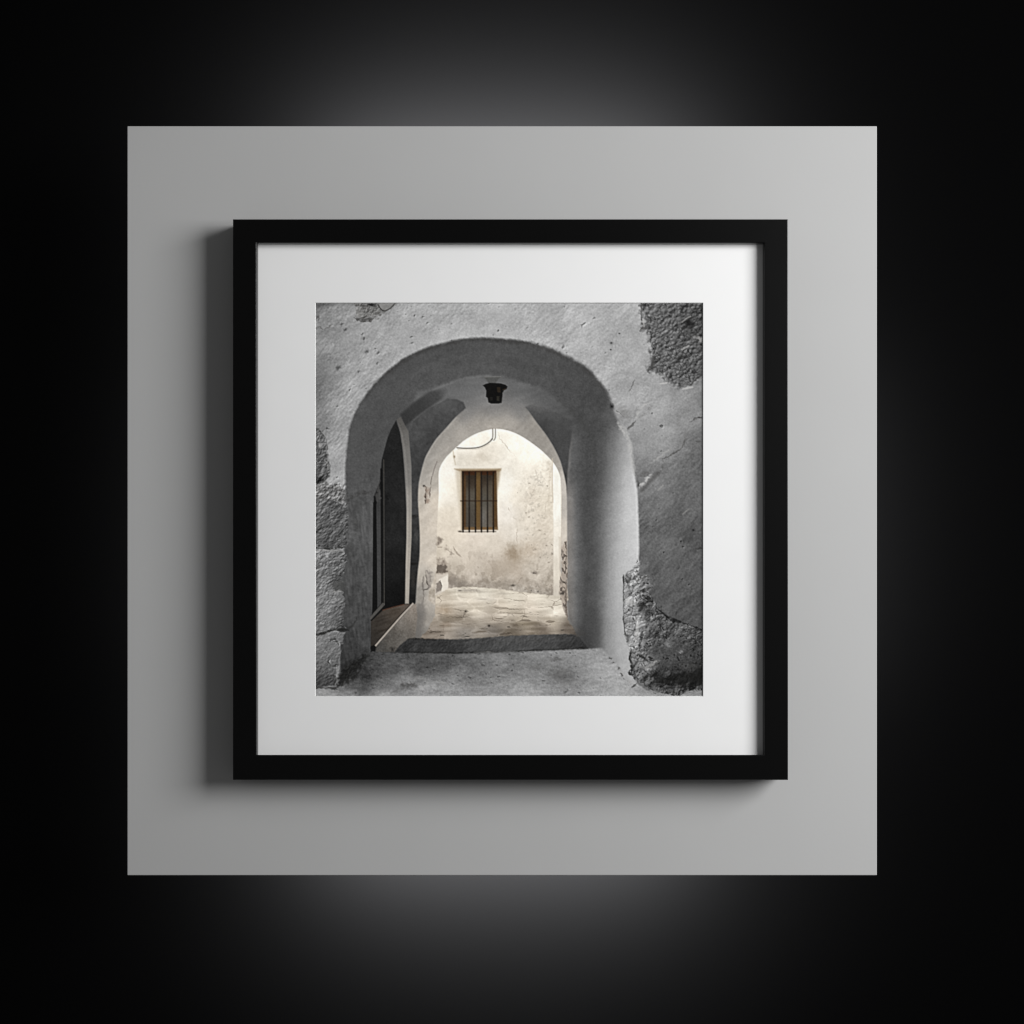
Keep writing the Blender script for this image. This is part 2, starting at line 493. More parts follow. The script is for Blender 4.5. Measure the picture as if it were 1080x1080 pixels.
    put(line([(652, 446), (659, 456), (664, 470), (666, 484), (669, 500)], 3.6, 2.2, rough=.7), (192, 191, 189), .75)
    put(spot(657, 436, 9, 6, 40, 1.), (120, 119, 118), .6)
    put(spot(645.3, 428.5, 2., 2.6, 0, .4), (22, 22, 22), .97)
    put(line([(650, 435), (656, 438)], 1.6, 1.2, rough=.8), (196, 195, 193), .7)
    put(line([(650, 433), (657, 439)], 1., 1., rough=.8), (52, 52, 51), .6)
    # streaky left reveal: long vertical trowel marks, darker down low
    m = poly([(367, 520), (394, 500), (393, 690), (357, 727), (364, 600)], 5)
    add(m * noise(.8, 5, 84, lo=4), 4.2)
    add(m * noise(1.1), 2.6)
    put(line([(366, 527), (378, 521), (392, 520)], 3, 3, rough=1.4), (62, 61, 60), .6)
    put(line([(377, 550), (373, 566), (370, 585)], 6, 7, rough=1.2), (66, 66, 65), .6)
    # trowel bands running round the vault
    for k, dy in ((1.5, 8), (1.2, 15), (1.6, 24)):
        c = spline([(395, 432 + dy), (430, 392 + dy), (470, 372 + dy), (515, 365 + dy), (560, 372 + dy), (600, 392 + dy), (628, 425 + dy)], False)
        add(line(c, 2.5, 3, False, rough=1.2) * A * (Y < 415), (-1) ** int(dy) * 2.2 * k)

    mul(A * np.clip((600 - X) / 60, 0, 1), .965)
    # ---------------------------------------------------------------- lit vault behind the first soffit
    vault = [(436, 425), (440, 413.5), (456.5, 409), (472.8, 404), (486, 399.6), (501.3, 397), (516.6, 396), (530, 397), (550, 402.5), (571, 409),
             (588, 421), (606, 437), (602, 470), (598, 520), (480, 520), (436, 470)]
    V = poly(vault, 3.2, rough=.5)
    put(V, field([(450, 412, 100), (480, 404, 102), (515, 400, 104), (545, 407, 100), (575, 420, 92), (595, 436, 84), (480, 412, 104), (500, 412, 108),
                  (540, 415, 102), (510, 425, 112), (480, 424, 106), (545, 425, 106), (562, 428, 96), (600, 450, 76)]))
    full = (slice(0, NY), slice(0, NX))
    far, _ = dist(spline([(461, 540), (462.8, 522), (462.8, 508), (463, 498), (465.2, 491), (470.3, 483), (476.8, 476.2), (482.8, 470.7), (489.8, 464.7), (500.4, 458.4), (511, 454.5), (519.7, 452.7), (528.5, 452.8), (539, 455.3), (549.6, 460.1), (560.2, 467), (570.7, 475), (579.3, 483.3), (585, 490.3), (589.2, 498.8), (591.5, 510), (592, 540)], False), False, full, 0, 0)
    near_arch = np.clip((46 - far) / 30, 0, 1)
    put(V * near_arch * near_arch * (3 - 2 * near_arch), (133, 131, 129))
    add(V * noise(1.2, 5, -8, lo=8), 2.2)
    add(line([(457, 411), (473, 405), (487, 400), (501, 397.5), (517, 396.5)], 2.2, 2), 10)
    put(line([(590, 424), (606, 437), (622, 458), (628, 490)], 4, 5, rough=1.), (64, 64, 63), .55)
    # dark recess left of the lantern: upper shaft, then the big panel
    m = poly([(422.6, 437), (436.5, 424.5), (452.4, 413.8), (462, 411.3), (470.5, 409.8), (473, 411.5), (466.5, 421), (452, 431), (439.5, 440), (426.5, 450.6)], 2.2)
    m = m * np.clip((476 - X) / 14, 0, 1) ** .5
    put(m, field([(425, 445, 52), (440, 430, 56), (460, 416, 66), (470, 412, 88)]), .94)
    d = poly([(427.5, 451.5), (440, 440.5), (450.4, 432), (463.6, 425), (472, 420.5), (482, 421.2), (489, 424.5), (491.3, 430.5), (481, 440), (470.7, 451.6), (460.6, 462.8), (453.4, 474),
              (448.3, 484), (444.3, 498.4), (441.7, 511.7), (441, 530), (442.4, 548), (443, 566), (442.7, 586), (441, 601), (439.5, 617), (438, 637), (430, 640), (432, 600), (434, 530), (434, 491), (431, 456)], 1.2)
    put(d, field([(435, 455, 78), (450, 440, 78), (470, 428, 86), (485, 427, 78), (470, 442, 70), (455, 460, 66), (440, 480, 64), (437, 500, 62), (436, 535, 66), (437, 560, 52), (437, 590, 44), (435, 615, 36), (434, 634, 26)]))
    add(d * noise(1.4), 2.6)
    put(line([(433, 544), (443, 544)], 3, 2.6, rough=.5) * d, (30, 29, 28), .8)
    put(line([(433, 594.5), (443, 594.5)], 2, 1.6, rough=.3) * d, (26, 25, 24), .85)
    put(spot(439, 566, 2.4, 7, 0, 1.) * d, (92, 91, 88), .5)
    put(spot(436, 612, 3, 10, 0, 1.) * d, (64, 60, 56), .5)
    # right hand recess
    m = poly([(553.5, 429.5), (560, 427), (575, 430), (590, 436.5), (604, 444), (604, 452), (600.5, 475), (598.5, 500), (597.3, 519), (595.5, 505), (591, 487), (584, 472), (575.7, 458.7), (565.6, 445.5)], 1.4)
    m = np.clip(m * np.clip((Y - 424 + (X - 560) * -.25) / 10, 0, 1), 0, 1)
    put(m, field([(560, 432, 78), (580, 440, 74), (600, 448, 72), (575, 450, 66), (590, 470, 66), (596, 495, 66), (597, 512, 52)]), .96)
    add(m * noise(2.), 2.)
    add(poly([(596, 440), (640, 440), (640, 684), (596, 684)], 6) * noise(1.2, 6, 88, lo=5), 1.1)

    wm = np.clip((609 - X) / 8, 0, 1) * np.clip((Y - 490) / 40, 0, 1) * (X > 592)
    img = img * (1 + wm[..., None] * np.array((.028, .0, -.028)))
    # ---------------------------------------------------------------- inner arch
    band = [(437, 676), (438.7, 635), (439.7, 617), (441, 601), (442.7, 586), (443, 566), (442.2, 548), (441, 528), (441.7, 511.7), (444.3, 498.4), (448.3, 484), (453.4, 474), (460.6, 462.8),
            (470.7, 451.6), (481, 440), (491, 431.6), (504, 422), (524, 419), (543, 422), (554.4, 430), (565.6, 445.5), (575.7, 458.7), (584, 472), (591, 487), (596, 506.6), (597.4, 518),
            (598, 545), (598, 600), (598.5, 640), (603, 658), (608, 672)]
    B = poly(band, 1.1, True)
    span = np.clip(np.minimum(X - 482, 562 - X) / 14, 0, 1) * (Y < 470)
    fade = np.clip((31 - far) / 24, 0, 1)
    B = B * (1 - span * (1 - fade * fade * (3 - 2 * fade)))
    cw = lambda v, k=1.: (v * (1 + .022 * k), v, v * (1 - .03 * k))
    put(B, field([(490, 436, cw(132)), (520, 434, cw(132)), (548, 434, cw(132)), (520, 444, cw(158, 1.6)), (500, 447, cw(160, 1.6)), (540, 446, cw(164, 1.6)), (521, 450, cw(174, 1.8)), (487, 460, cw(170, 1.6)),
                  (560, 452, cw(150, 1.6)), (570, 464, cw(148, 1.6)), (580, 478, cw(152, 1.6)), (588, 494, cw(164, 1.6)), (592, 500, cw(190, 1.6)), (595, 515, cw(196, 1.6)), (596, 535, cw(184, 1.6)), (594, 560, cw(206, 2)),
                  (475, 452, cw(154, 1.4)), (466, 462, cw(152, 1.4)), (458, 474, cw(154, 1.4)), (451, 486, cw(156, 1.4)), (470, 475, cw(165, 1.6)), (463, 486, cw(172, 1.6)), (447, 502, cw(166, 1.5)), (458, 504, cw(182, 1.8)),
                  (445, 525, cw(184, 2)), (460, 530, cw(212, 2.4)), (446, 550, cw(196, 2.2)), (458, 555, cw(208, 2.4)), (448, 580, cw(196, 2.2)), (458, 590, cw(210, 2.4)),
                  (446, 605, cw(186, 2)), (457, 630, cw(194, 2)), (443, 625, cw(150, 1.6)), (450, 640, cw(170, 1.8)), (441, 650, cw(118, 1.2)), (450, 655, cw(158, 1.8)), (440, 668, cw(104, 1.2)), (598, 640, cw(150)), (601, 655, cw(118)), (605, 664, cw(98)), (608, 670, cw(86)), (446, 668, cw(130, 1.5))], 3.6))
    add(B * noise(1.3, 3, -40, lo=6), 2.6)
    add(B * noise(.8), 1.6)
    add(line([(441.4, 512), (444.3, 498.4), (448.3, 484.5), (453.4, 474.5), (460.6, 463.4), (470.7, 452.2), (481, 440.8)], 1.8, 1.4), 10)

    # ---------------------------------------------------------------- the sunlit yard
    yard = [(461, 640), (460.8, 600), (460.8, 566), (461.6, 545), (462.8, 522), (462.8, 508), (463, 498), (465.2, 491), (470.3, 483), (476.8, 476.2), (482.8, 470.7), (489.8, 464.7), (500.4, 458.4), (511, 454.5), (519.7, 452.7), (528.5, 452.8), (539, 455.3), (549.6, 460.1), (560.2, 467), (570.7, 475), (579.3, 483.3), (585, 490.3), (589.2, 498.8), (591.5, 510), (592, 540), (591, 575), (590, 600), (590.5, 640)]
    Yd = poly(yard, .9, True)
    W = field([(525, 456, (252, 247, 236)), (545, 466, (253, 249, 238)), (565, 480, (250, 245, 233)), (500, 466, (248, 242, 231)), (488, 471, (250, 244, 233)), (470, 495, (251, 246, 237)), (468, 520, (249, 243, 232)),
               (474, 475, (246, 240, 229)), (490, 485, (226, 219, 206)), (510, 480, (222, 214, 200)), (520, 475, (236, 229, 216)), (535, 485, (244, 238, 226)), (478, 515, (238, 230, 216)), (475, 545, (232, 222, 206)), (545, 490, (242, 236, 224)), (560, 500, (240, 233, 220)),
               (575, 500, (239, 231, 217)), (533, 510, (250, 246, 236)), (545, 520, (236, 228, 214)), (560, 525, (230, 221, 206)), (575, 530, (228, 219, 203)),
               (535, 545, (234, 227, 217)), (555, 550, (222, 213, 199)), (575, 555, (220, 210, 195)), (540, 562, (226, 218, 206)), (480, 560, (226, 215, 199)), (500, 568, (222, 211, 197)), (520, 572, (217, 207, 193)), (470, 580, (220, 209, 193)),
               (490, 590, (214, 203, 188)), (515, 590, (207, 196, 182)), (540, 590, (198, 186, 170)), (560, 580, (212, 201, 186)), (575, 590, (214, 204, 190)), (480, 605, (204, 193, 178)),
               (500, 610, (194, 183, 169)), (520, 605, (192, 181, 166)), (545, 610, (200, 189, 175)), (565, 605, (208, 198, 184)), (578, 615, (190, 180, 166)), (480, 615, (168, 158, 146)), (510, 616, (172, 162, 150)), (545, 618, (176, 167, 155)), (565, 620, (180, 171, 159))], 3.4)
    put(Yd, W)
    put(blur(1 - Yd, 3.) * Yd * np.clip((545 - Y) / 40, 0, 1), (255, 253, 246), .8)
    img = img + (Yd * np.clip((620 - Y) / 60, 0, 1))[..., None] * np.array((9., 8.3, 6.8))
    add(Yd * fbm(7, 4, .7), 4.)
    add(Yd * noise(1.2), 2.)
    sm = Yd * np.clip((Y - 590) / 30, 0, 1)
    add(sm * fbm(2.5, 3, .7), 11)
    pl = np.clip((fbm(3.5, 3, .7) - .9) * 1.4, 0, 1) * Yd * np.clip((Y - 570) / 40, 0, 1)
    put(pl, (150, 138, 124), .45)
    put(spot(541, 584, 7, 9, 0, 1.8) * Yd, (142, 124, 102), .72)
    put(spot(557, 580, 12, 7, -20, 1.4) * Yd, (186, 170, 150), .5)
    put(spot(525, 600, 12, 9, 0, 2) * Yd, (176, 162, 146), .4)
    put(spot(486, 617, 18, 4, 8, 1.6) * Yd, (128, 119, 110), .55)
    put(spot(478, 611, 4, 6, 0, 1.4) * Yd, (140, 130, 120), .6)
    put(spot(528, 616, 14, 4, 4, 1.4) * Yd, (136, 126, 114), .55)
    put(spot(560, 615, 22, 5, 6, 1.6) * Yd, (178, 166, 152), .45)
    put(line([(536, 624), (560, 626.5), (583, 629)], 2., 1.6, rough=.5) * Yd, (140, 131, 121), .6)
    for (x, y, rx, ry, c_, a_) in ((500, 483, 18, 5, (212, 202, 186), .5), (533, 490, 7, 9, (226, 217, 203), .4), (563, 520, 12, 22, (214, 203, 187), .45), (572, 556, 9, 16, (204, 192, 175), .4), (528, 600, 18, 9, (184, 171, 155), .4),
                                 (548, 596, 16, 12, (186, 172, 155), .4), (473, 553, 8, 14, (216, 204, 188), .4), (490, 598, 14, 8, (196, 184, 168), .35)):
        put(spot(x, y, rx, ry, 0, 2.4) * Yd * np.clip(.7 + .4 * coarse, .1, 1.3), c_, a_)
    put(spot(534, 515, 5, 22, 0, 2.) * Yd, (252, 249, 240), .6)
    put(spot(471, 498, 6, 16, 0, 2.) * Yd, (254, 250, 241), .6)
    rt = Yd * np.clip((X - 540) / 25, 0, 1) * np.clip((Y - 470) / 40, 0, 1)
    mul(rt * np.clip((noise(.8) * .8 + noise(4) * .7 - 1.25) * .8, 0, 1), .90)
    add(rt * emboss(noise(1.3) + .6 * noise(.7), 50), 3.2)
    put(line([(579.5, 487), (580, 505), (579, 525), (579.6, 545)], 3, 3, rough=1.) * Yd, (200, 188, 170), .5)
    # flakes of bare stone beside the step
    k = (126, 114, 103)
    put(poly([(460.8, 565), (464, 565), (468, 569), (466, 572), (463, 575), (460.8, 575)], 1.8, rough=.6) * np.clip(.8 + .3 * mid, .2, 1), k, .8)
    put(poly([(469.5, 577), (472, 576), (477.5, 584), (476.5, 586.5), (472.5, 586.5), (475, 583)], 1.8, rough=.9) * np.clip(.8 + .3 * mid, .2, 1), k, .75)
    put(line([(478, 576), (482, 583), (487, 587)], 1.2, 1.1, rough=.4), (150, 136, 122), .6)
    put(poly([(460.8, 587), (463, 589), (467, 588), (470, 592), (471, 604.5), (460.8, 604.5)], 2., rough=1.) * np.clip(.8 + .3 * mid, .2, 1), (134, 121, 110), .8)
    put(poly([(461, 597), (466, 595), (471, 598), (471.5, 604), (461, 604)], 1.2, rough=.8), (88, 79, 71), .7)
    put(line([(462, 577), (466, 577)], 1., 1.), (160, 146, 132), .7)
    # hairline cracks
    for pts, a in (([(525, 453), (527, 460), (530, 466), (536, 473), (541, 479), (545, 483)], .5), ([(536, 535), (541, 545), (545, 550), (545.5, 572)], .55), ([(556, 540), (554, 553), (553, 560)], .35),
                   ([(543, 483), (548, 490), (555, 492)], .4), ([(564, 495), (567, 505), (562, 520)], .3), ([(573, 500), (576, 520), (575, 540)], .35), ([(567, 600), (573, 599.5), (579, 597)], .7), ([(544, 616), (552, 609)], .8),
                   ([(563, 562), (571, 558)], .5), ([(553, 542), (556, 530)], .3), ([(555, 613), (560, 611)], .5)):
        put(line(pts, .6, .9, rough=.7) * Yd * np.clip(.6 + .4 * coarse, .1, 1), (150, 136, 120), a * .85)
    put(spot(563.5, 604, 3, 2.2, 0, .8) * Yd, (110, 100, 92), .85)
    put(spot(541, 617, 2.6, 1.2, 0, .5) * Yd, (84, 77, 70), .9)
    for (x, y) in ((582, 584), (586, 586), (579, 593), (555, 541), (558, 546), (569, 559), (574, 564), (576, 575), (582, 575), (570, 588), (565, 618), (540, 622), (554, 622), (582, 617), (578, 627), (577, 513), (558, 510)):
        put(spot(x, y, 1., .8, 0, .5) * Yd, (128, 117, 105), .55)
    sp = np.clip((noise(.7) - 2.5) * 1.2, 0, 1) * Yd * (X > 545) * np.clip((Y - 480) / 60, 0, 1)
    mul(sp, .72)
    # bright return wall at the right
    m = poly([(583.6, 640), (583.6, 560), (583.2, 530), (582.9, 487), (591, 500), (593, 640)], 1.) * Yd
    put(m, field([(586, 495, (255, 252, 242)), (587, 530, (254, 250, 240)), (587, 570, (244, 237, 224)), (587, 600, (230, 221, 206)), (587, 628, (214, 205, 191))]))
    put(line([(582.6, 484), (582.4, 510), (583, 530)], 1.2, 1.2), (206, 194, 176), .7)
    add(m * noise(1., 3, 90), 3)
    put(poly([(589, 566), (592, 566), (591.5, 600), (592, 640), (588, 640), (590, 610)], 1.2) , (214, 203, 188), .6)
    # worn right jamb
    m = poly([(592, 577), (595, 572), (597.5, 570), (598.5, 590), (598, 612), (598, 640), (599, 655), (594, 645), (591, 632), (590.4, 612), (592.5, 600)], 1., rough=.5)
    put(m, (176, 163, 150), .8)
    mk = np.clip((noise(.75, 1.6, 80) - .3) * 1.1, 0, 1)
    put(m * mk, (84, 76, 70), .75)
    put(line([(597, 571), (597.2, 584), (596.5, 600)], 1.1, 1., rough=.6), (70, 63, 58), .7)
    put(line([(590.6, 608), (592.5, 613), (597, 615)], 1.6, 1.2, rough=.5), (66, 60, 55), .8)
    put(line([(593, 580), (592.3, 590)], 1.1, 1., rough=.5), (74, 68, 62), .7)
    put(spot(592.5, 626, 2, 1.8, 0, .5), (62, 57, 52), .8)
    put(line([(597, 615), (596.8, 625), (597, 640), (598, 652)], 1.5, 1.2, rough=.7), (92, 83, 76), .7)
    # chips in the left jamb
    put(poly([(448.4, 514), (453, 515), (454, 521), (453, 530), (449.2, 531), (448.2, 522)], 1.8, rough=.7) * np.clip(.8 + .3 * mid, .2, 1), (158, 140, 126), .85)
    put(line([(446.8, 512), (449.5, 514), (449, 522), (449, 531)], 1.3, 1., rough=.3), (74, 64, 58), .85)
    put(line([(456, 502), (454.5, 509), (454, 514), (453.5, 524)], 1.6, 1.1, rough=.5), (96, 86, 80), .8)
    put(line([(461, 487), (458, 495), (456.5, 501)], 1., 1.1), (128, 119, 114), .7)
    put(spot(447.2, 512.5, 1.1), (48, 42, 40), .9)
    put(poly([(448.5, 602), (451, 601.5), (452, 604), (456, 602.5), (456, 608), (454, 620), (450.5, 622), (449.5, 612)], 1.8, rough=.9) * np.clip(.8 + .3 * mid, .2, 1), (146, 138, 131), .85)
    put(line([(448.5, 603), (450, 612), (452, 620), (446.5, 622)], 1.1, 1., rough=.6), (84, 78, 73), .75)
    put(line([(447, 606), (446.5, 620), (447.5, 634)], 1.2, 1.2, rough=.8), (108, 101, 96), .6)
    put(poly([(436, 676), (438, 640), (447, 632), (449, 645), (447, 660), (443, 673)], 3, rough=.8), (112, 108, 104), .55)
    # white step block
    put(poly([(459, 628), (460.5, 606), (472.5, 605), (473, 622), (462.5, 628)], 1., rough=.3), (214, 204, 191), .95)
    put(poly([(463, 611), (472.5, 606), (472.8, 622), (466, 624)], 1.), (240, 232, 219), .95)
    put(poly([(460.4, 615), (464.5, 611.5), (466, 617), (465.5, 622.5), (460.2, 625)], 1., rough=.4), (134, 125, 117), .9)
    put(line([(464, 612), (466, 618), (465, 623)], 1., .9, rough=.4), (90, 82, 76), .7)
    # cable
    put(line([(482.2, 472.4), (490, 472.9), (501, 472.6), (508.5, 470.8), (515, 467.2), (519.4, 463)], 1.3, 1.), (112, 108, 102), .92)
    put(line([(483, 474), (501, 474), (509, 472.2), (516, 468.4)], .8, .9), (206, 198, 184), .7)
    for x in (519.6, 522.6):
        put(line([(x, 452.6), (x, 461), (x - 1.8, 464.5)], 1., 1.), (122, 118, 112), .85)
    put(line([(521, 453), (521, 462)], 1., .9), (206, 204, 198), .8)
    put(line([(478, 476), (479, 483), (480.5, 490)], 1.2, 1.4), (206, 194, 174), .7)
    put(spot(479.3, 481.8, 1.1, 1.4), (150, 134, 112), .85)

    # ---------------------------------------------------------------- the barred window
    put(poly([(479.5, 494.6), (528.5, 494.2), (528, 496.2), (524.5, 498), (485, 498)], 1.6), (142, 120, 90), .85)
    put(line([(481, 492.6), (504, 493), (528, 492.4)], 1.4, 1.2), (240, 233, 220), .7)
    put(poly([(480.5, 497), (487.5, 497), (487.8, 558), (486.5, 560), (484.5, 540)], 2.), (212, 200, 180), .8)
    put(poly([(485.8, 498), (488, 498), (488.2, 559), (486.8, 559)], 1.6), (150, 128, 100), .7)
    put(poly([(523, 496), (528, 495), (526.5, 506), (524.4, 518), (523.6, 530)], 2.), (158, 138, 110), .8)
    put(poly([(487.2, 496.8), (523.4, 496.4), (524.8, 558.8), (487.6, 559)], .7), (86, 62, 38), 1.)
    put(poly([(491.5, 501), (501.6, 501), (501.4, 556.5), (491.5, 556.5)], .9), field([(495, 505, (58, 48, 38)), (496, 525, (84, 78, 68)), (496, 545, (76, 70, 62))]))
    put(poly([(507, 501), (519.4, 501), (519.6, 556.5), (506.8, 556.5)], .9), field([(510, 505, (60, 50, 40)), (511, 525, (82, 78, 70)), (510, 545, (108, 105, 100)), (517, 545, (94, 84, 70)), (517, 520, (84, 75, 62))]))
    put(poly([(487.4, 497), (523.4, 496.8), (523.4, 501), (487.4, 501)], .8), (76, 42, 22), .9)
    put(poly([(502.3, 498), (506.4, 498), (506.2, 557), (501.8, 557)], .7), (104, 80, 46), .95)
    put(poly([(487.5, 499), (490.6, 499), (490.6, 558), (487.8, 558)], .8), (88, 62, 36), .9)
    put(poly([(520.4, 499), (523.8, 499), (524.8, 557), (521, 557)], .8), (90, 66, 38), .9)
    put(poly([(488, 555.8), (524.8, 555.8), (525.4, 559), (488, 559)], .7), (116, 90, 58), .9)
    for x in (488.3, 494.9, 501.5, 507.8, 514.1, 520.4):
        put(line([(x, 498), (x + .1, 561)], 1.45, .9, False), (30, 24, 20), .88)
    put(line([(486, 528.3), (524, 528.3)], 1.1, .9, False), (46, 32, 22), .85)
    m = poly([(484, 559), (526, 558.6), (526, 561.6), (484, 561.4)], .8)
    put(m, (240, 233, 221), .55)
    put(line([(484, 560.6), (490, 560.9), (523, 560.6)], 1., .8), (84, 72, 60), .75)
    for x in (488.5, 495, 501.5, 507.9, 514.2, 520.5):
        put(line([(x, 556), (x, 560.8)], 1.5, .7, False), (24, 20, 17), .95)
    put(spot(485.4, 560.3, 2, .8), (60, 50, 42), .8)
    put(line([(494, 563.6), (524, 563.2)], 1.6, 1.4), (236, 228, 216), .5)

    wn = poly([(487.2, 496.8), (523.4, 496.4), (524.8, 558.8), (487.6, 559)], 1.)
    grey = img.mean(-1, keepdims=True)
    img = img + wn[..., None] * (.08 * (grey - img))
    mul(wn, 1.03)
    mul(wn * np.clip((508 - Y) / 12, 0, 1), .72)
    mul(wn * np.clip((492 - X) / 4, 0, 1), .8)
    soft_w = np.stack([blur(img[..., c], .55) for c in range(3)], -1)
    img = img + poly([(482, 492), (530, 492), (530, 563), (482, 563)], 3)[..., None] * .7 * (soft_w - img)

    # ---------------------------------------------------------------- lantern
    put(poly([(510.3, 397.6), (528, 397.6), (522.4, 404.6), (516, 404.8)], 1.1), (82, 82, 80), .85)
    put(line([(511, 397.8), (528, 397.4)], 1., 1.), (128, 127, 124), .5)
    put(poly([(509.4, 406.6), (511.8, 405.3), (516.4, 404), (522, 404.2), (528, 404.6), (533, 406), (535.2, 408), (534.2, 410.4), (531.6, 411.8), (530, 414.6), (530, 417.6), (529, 425), (526, 425.8), (518, 425.8),
              (515.2, 424.4), (514.4, 420), (512.6, 418.4), (513, 412.4), (511.6, 409)], .8), (11, 10, 9), 1.)
    put(poly([(524, 408.6), (527.6, 408.6), (528, 414), (524.6, 414)], .7), (44, 36, 26), .8)
    put(poly([(523.8, 418), (527, 418), (526.6, 423), (523.8, 423)], .7), (46, 44, 38), .8)
    put(poly([(516.6, 419), (519.6, 419), (519.6, 422.6), (517, 422.6)], .7), (28, 27, 24), .8)
    put(line([(530.6, 411.4), (533.8, 410)], 1., .8), (64, 52, 38), .7)

    # ---------------------------------------------------------------- doorway on the left
    D = poly([(418, 443.4), (412.6, 453), (409.4, 460.7), (405.4, 475), (402.8, 485), (401.6, 499.5), (400.3, 509.6), (395.2, 521.9), (394.2, 532), (394.2, 596), (393.7, 635), (392, 654),
              (391.5, 682), (397, 682), (436, 637), (430, 636), (428.2, 596), (428.8, 565), (428.6, 535), (427.6, 515), (426.2, 490), (424.4, 470), (421.8, 455)], .9)
    put(D, field([(415, 455, 34), (415, 480, 31), (415, 520, 34), (415, 560, 36), (415, 600, 28), (415, 625, 17), (425, 520, 36), (408, 540, 32), (408, 600, 26), (422, 630, 14)]))
    add(D * noise(2.), 1.6)
    put(spot(408, 525, 3, 5, 0, 1.), (16, 16, 16), .7)
    put(line([(402.4, 495), (402.8, 530), (403.2, 640)], 2.2, 1., False), (12, 12, 12), .9)
    put(line([(405, 485), (405.2, 530), (405.6, 636)], .9, .8, False), (70, 68, 64), .8)
    put(poly([(397, 528), (401.4, 516), (401.6, 530), (402.2, 637), (398.2, 641), (397.6, 560)], .7), field([(399, 525, 56), (400, 560, 66), (400, 600, 68), (400, 635, 62)]))
    put(poly([(396, 522), (401, 506), (401.6, 527), (397.5, 530)], 1., rough=.8), (72, 71, 70), .8)
    put(line([(395, 524), (396, 532), (397, 530)], 1.6, 1.2), (18, 18, 18), .8)
    put(poly([(393.8, 530), (397, 528), (397.8, 640), (393, 648)], .7), (15, 15, 15), .95)
    # doorway floor, door sill and ledge
    put(poly([(391.6, 655), (404.5, 643), (414, 640.6), (428, 636.8), (436, 637), (396.8, 681.4), (391.4, 681)], .9), field([(400, 655, (60, 55, 50)), (415, 645, (76, 68, 60)), (428, 640, (92, 82, 74)), (396, 672, (52, 48, 44)), (408, 660, (64, 58, 52))]))
    add(poly([(391.6, 655), (404.5, 643), (428, 638), (396.8, 680)], 1.5) * noise(.8, 5, 165), 3.5)
    put(line([(404, 643.4), (414, 640.4), (426, 637.4)], 1., .9), (96, 62, 46), .6)
    put(line([(391.8, 651.5), (404.4, 637.2)], 3.2, .8, False), (84, 82, 79), .95)
    put(line([(391.8, 654), (404.8, 640.2)], 1.4, .8, False), (20, 19, 18), .85)
    put(line([(404.4, 638), (405.4, 560)], .8, .8, False), (52, 51, 49), .7)
    led_ = poly([(396, 683), (436, 637), (439, 637), (440.5, 650), (438, 673), (430, 674), (421.5, 681), (416.5, 687.5), (397, 687.6)], .9)
    put(led_, field([(402, 683, (74, 72, 69)), (412, 676, (92, 88, 83)), (420, 672, (98, 94, 89)), (425, 660, (112, 106, 99)), (434, 650, (128, 120, 111)), (436, 640, (150, 140, 130)), (430, 668, (106, 101, 95)), (437, 662, (124, 117, 109))]))
    add(led_ * noise(2.2, 2, 70), 4.)
    add(led_ * fine, 3.)
    put(line([(396.4, 680.6), (410, 665), (424, 649), (435.6, 636.6)], 2.0, 1.2), (182, 173, 163), .9)
    put(line([(395.4, 679.8), (409, 664), (423, 648), (434, 636.4)], 1., .8), (30, 27, 25), .6)

    # pilaster between doorway and recess
    P = poly([(418.6, 442.4), (422.7, 457), (425.4, 477), (427, 496), (428.5, 522), (429, 540), (428.9, 566), (428, 596), (427.3, 636.5), (431.4, 636.5), (432.6, 600), (434.3, 566), (434.5, 530), (434, 491), (431, 455), (428, 450), (423, 440)], .9)
    put(P, field([(421, 447, cw(88)), (426, 462, cw(106)), (429, 480, cw(116)), (431, 500, cw(122)), (431, 530, cw(146, 1.4)), (431.5, 560, cw(154, 1.8)), (431, 590, cw(162, 2)), (429.6, 620, cw(170, 2)), (429.4, 634, cw(160, 2))]))
    mul(line([(421, 448), (425, 463), (427.4, 480), (429, 500), (430.2, 530), (430, 566), (429, 600)], 1.6, 1.6) * P, 1.08)

    # ---------------------------------------------------------------- pillar of rough stone, left
    def stone(p, c, e=15., soft=1.2, rg=.8):
        m_ = poly(p, soft, rough=rg)
        put(m_, c, .93)
        add(m_ * np.clip(hew, -2.4, 2.8), e)
        return m_
    hew = emboss(fbm(1.6, 3, .7, ani=1.3, ang=-35), 50) + .9 * np.clip(noise(.9) - .9, 0, 2)
    put(poly([(328, 508), (346, 509), (360, 512), (366, 518), (366, 530), (328, 530)], 2.4, rough=1.4), (98, 97, 96), .7)
    m = poly([(328, 506), (364, 510), (366, 534), (328, 534)], 3)
    add(m * np.clip(rock, -2.2, 2.6), 25)
    put(line([(360, 528), (372, 526)], 4, 4, rough=1.6), (62, 62, 61), .6)
    st1 = stone([(328, 528), (345, 526), (362, 532), (368, 540), (366.5, 574), (364, 578), (328, 577)], field([(338, 535, 102), (355, 530, 78), (345, 550, 88), (362, 550, 84), (345, 570, 80), (340, 560, 88)]), 16)
    st2 = stone([(328, 580), (362, 580), (367, 586), (364, 596), (361, 610), (360, 621), (328, 626)], field([(340, 583, 138), (340, 600, 116), (355, 590, 100), (340, 615, 122), (358, 612, 80)]), 19)
    st3 = stone([(328, 624), (350, 623), (362, 624), (363.5, 640), (361, 650), (366, 662), (350, 664), (328, 668)], field([(340, 628, 132), (340, 645, 126), (355, 630, 124), (358, 645, 104), (345, 660, 116), (362, 658, 76)]), 15)
    st4 = stone([(328, 670), (352, 667), (365, 667), (361, 676), (358, 696), (354, 712), (354, 723), (328, 724)], field([(340, 675, 126), (356, 672, 116), (340, 692, 116), (350, 700, 100), (340, 708, 92), (345, 718, 62), (336, 722, 58)]), 10)
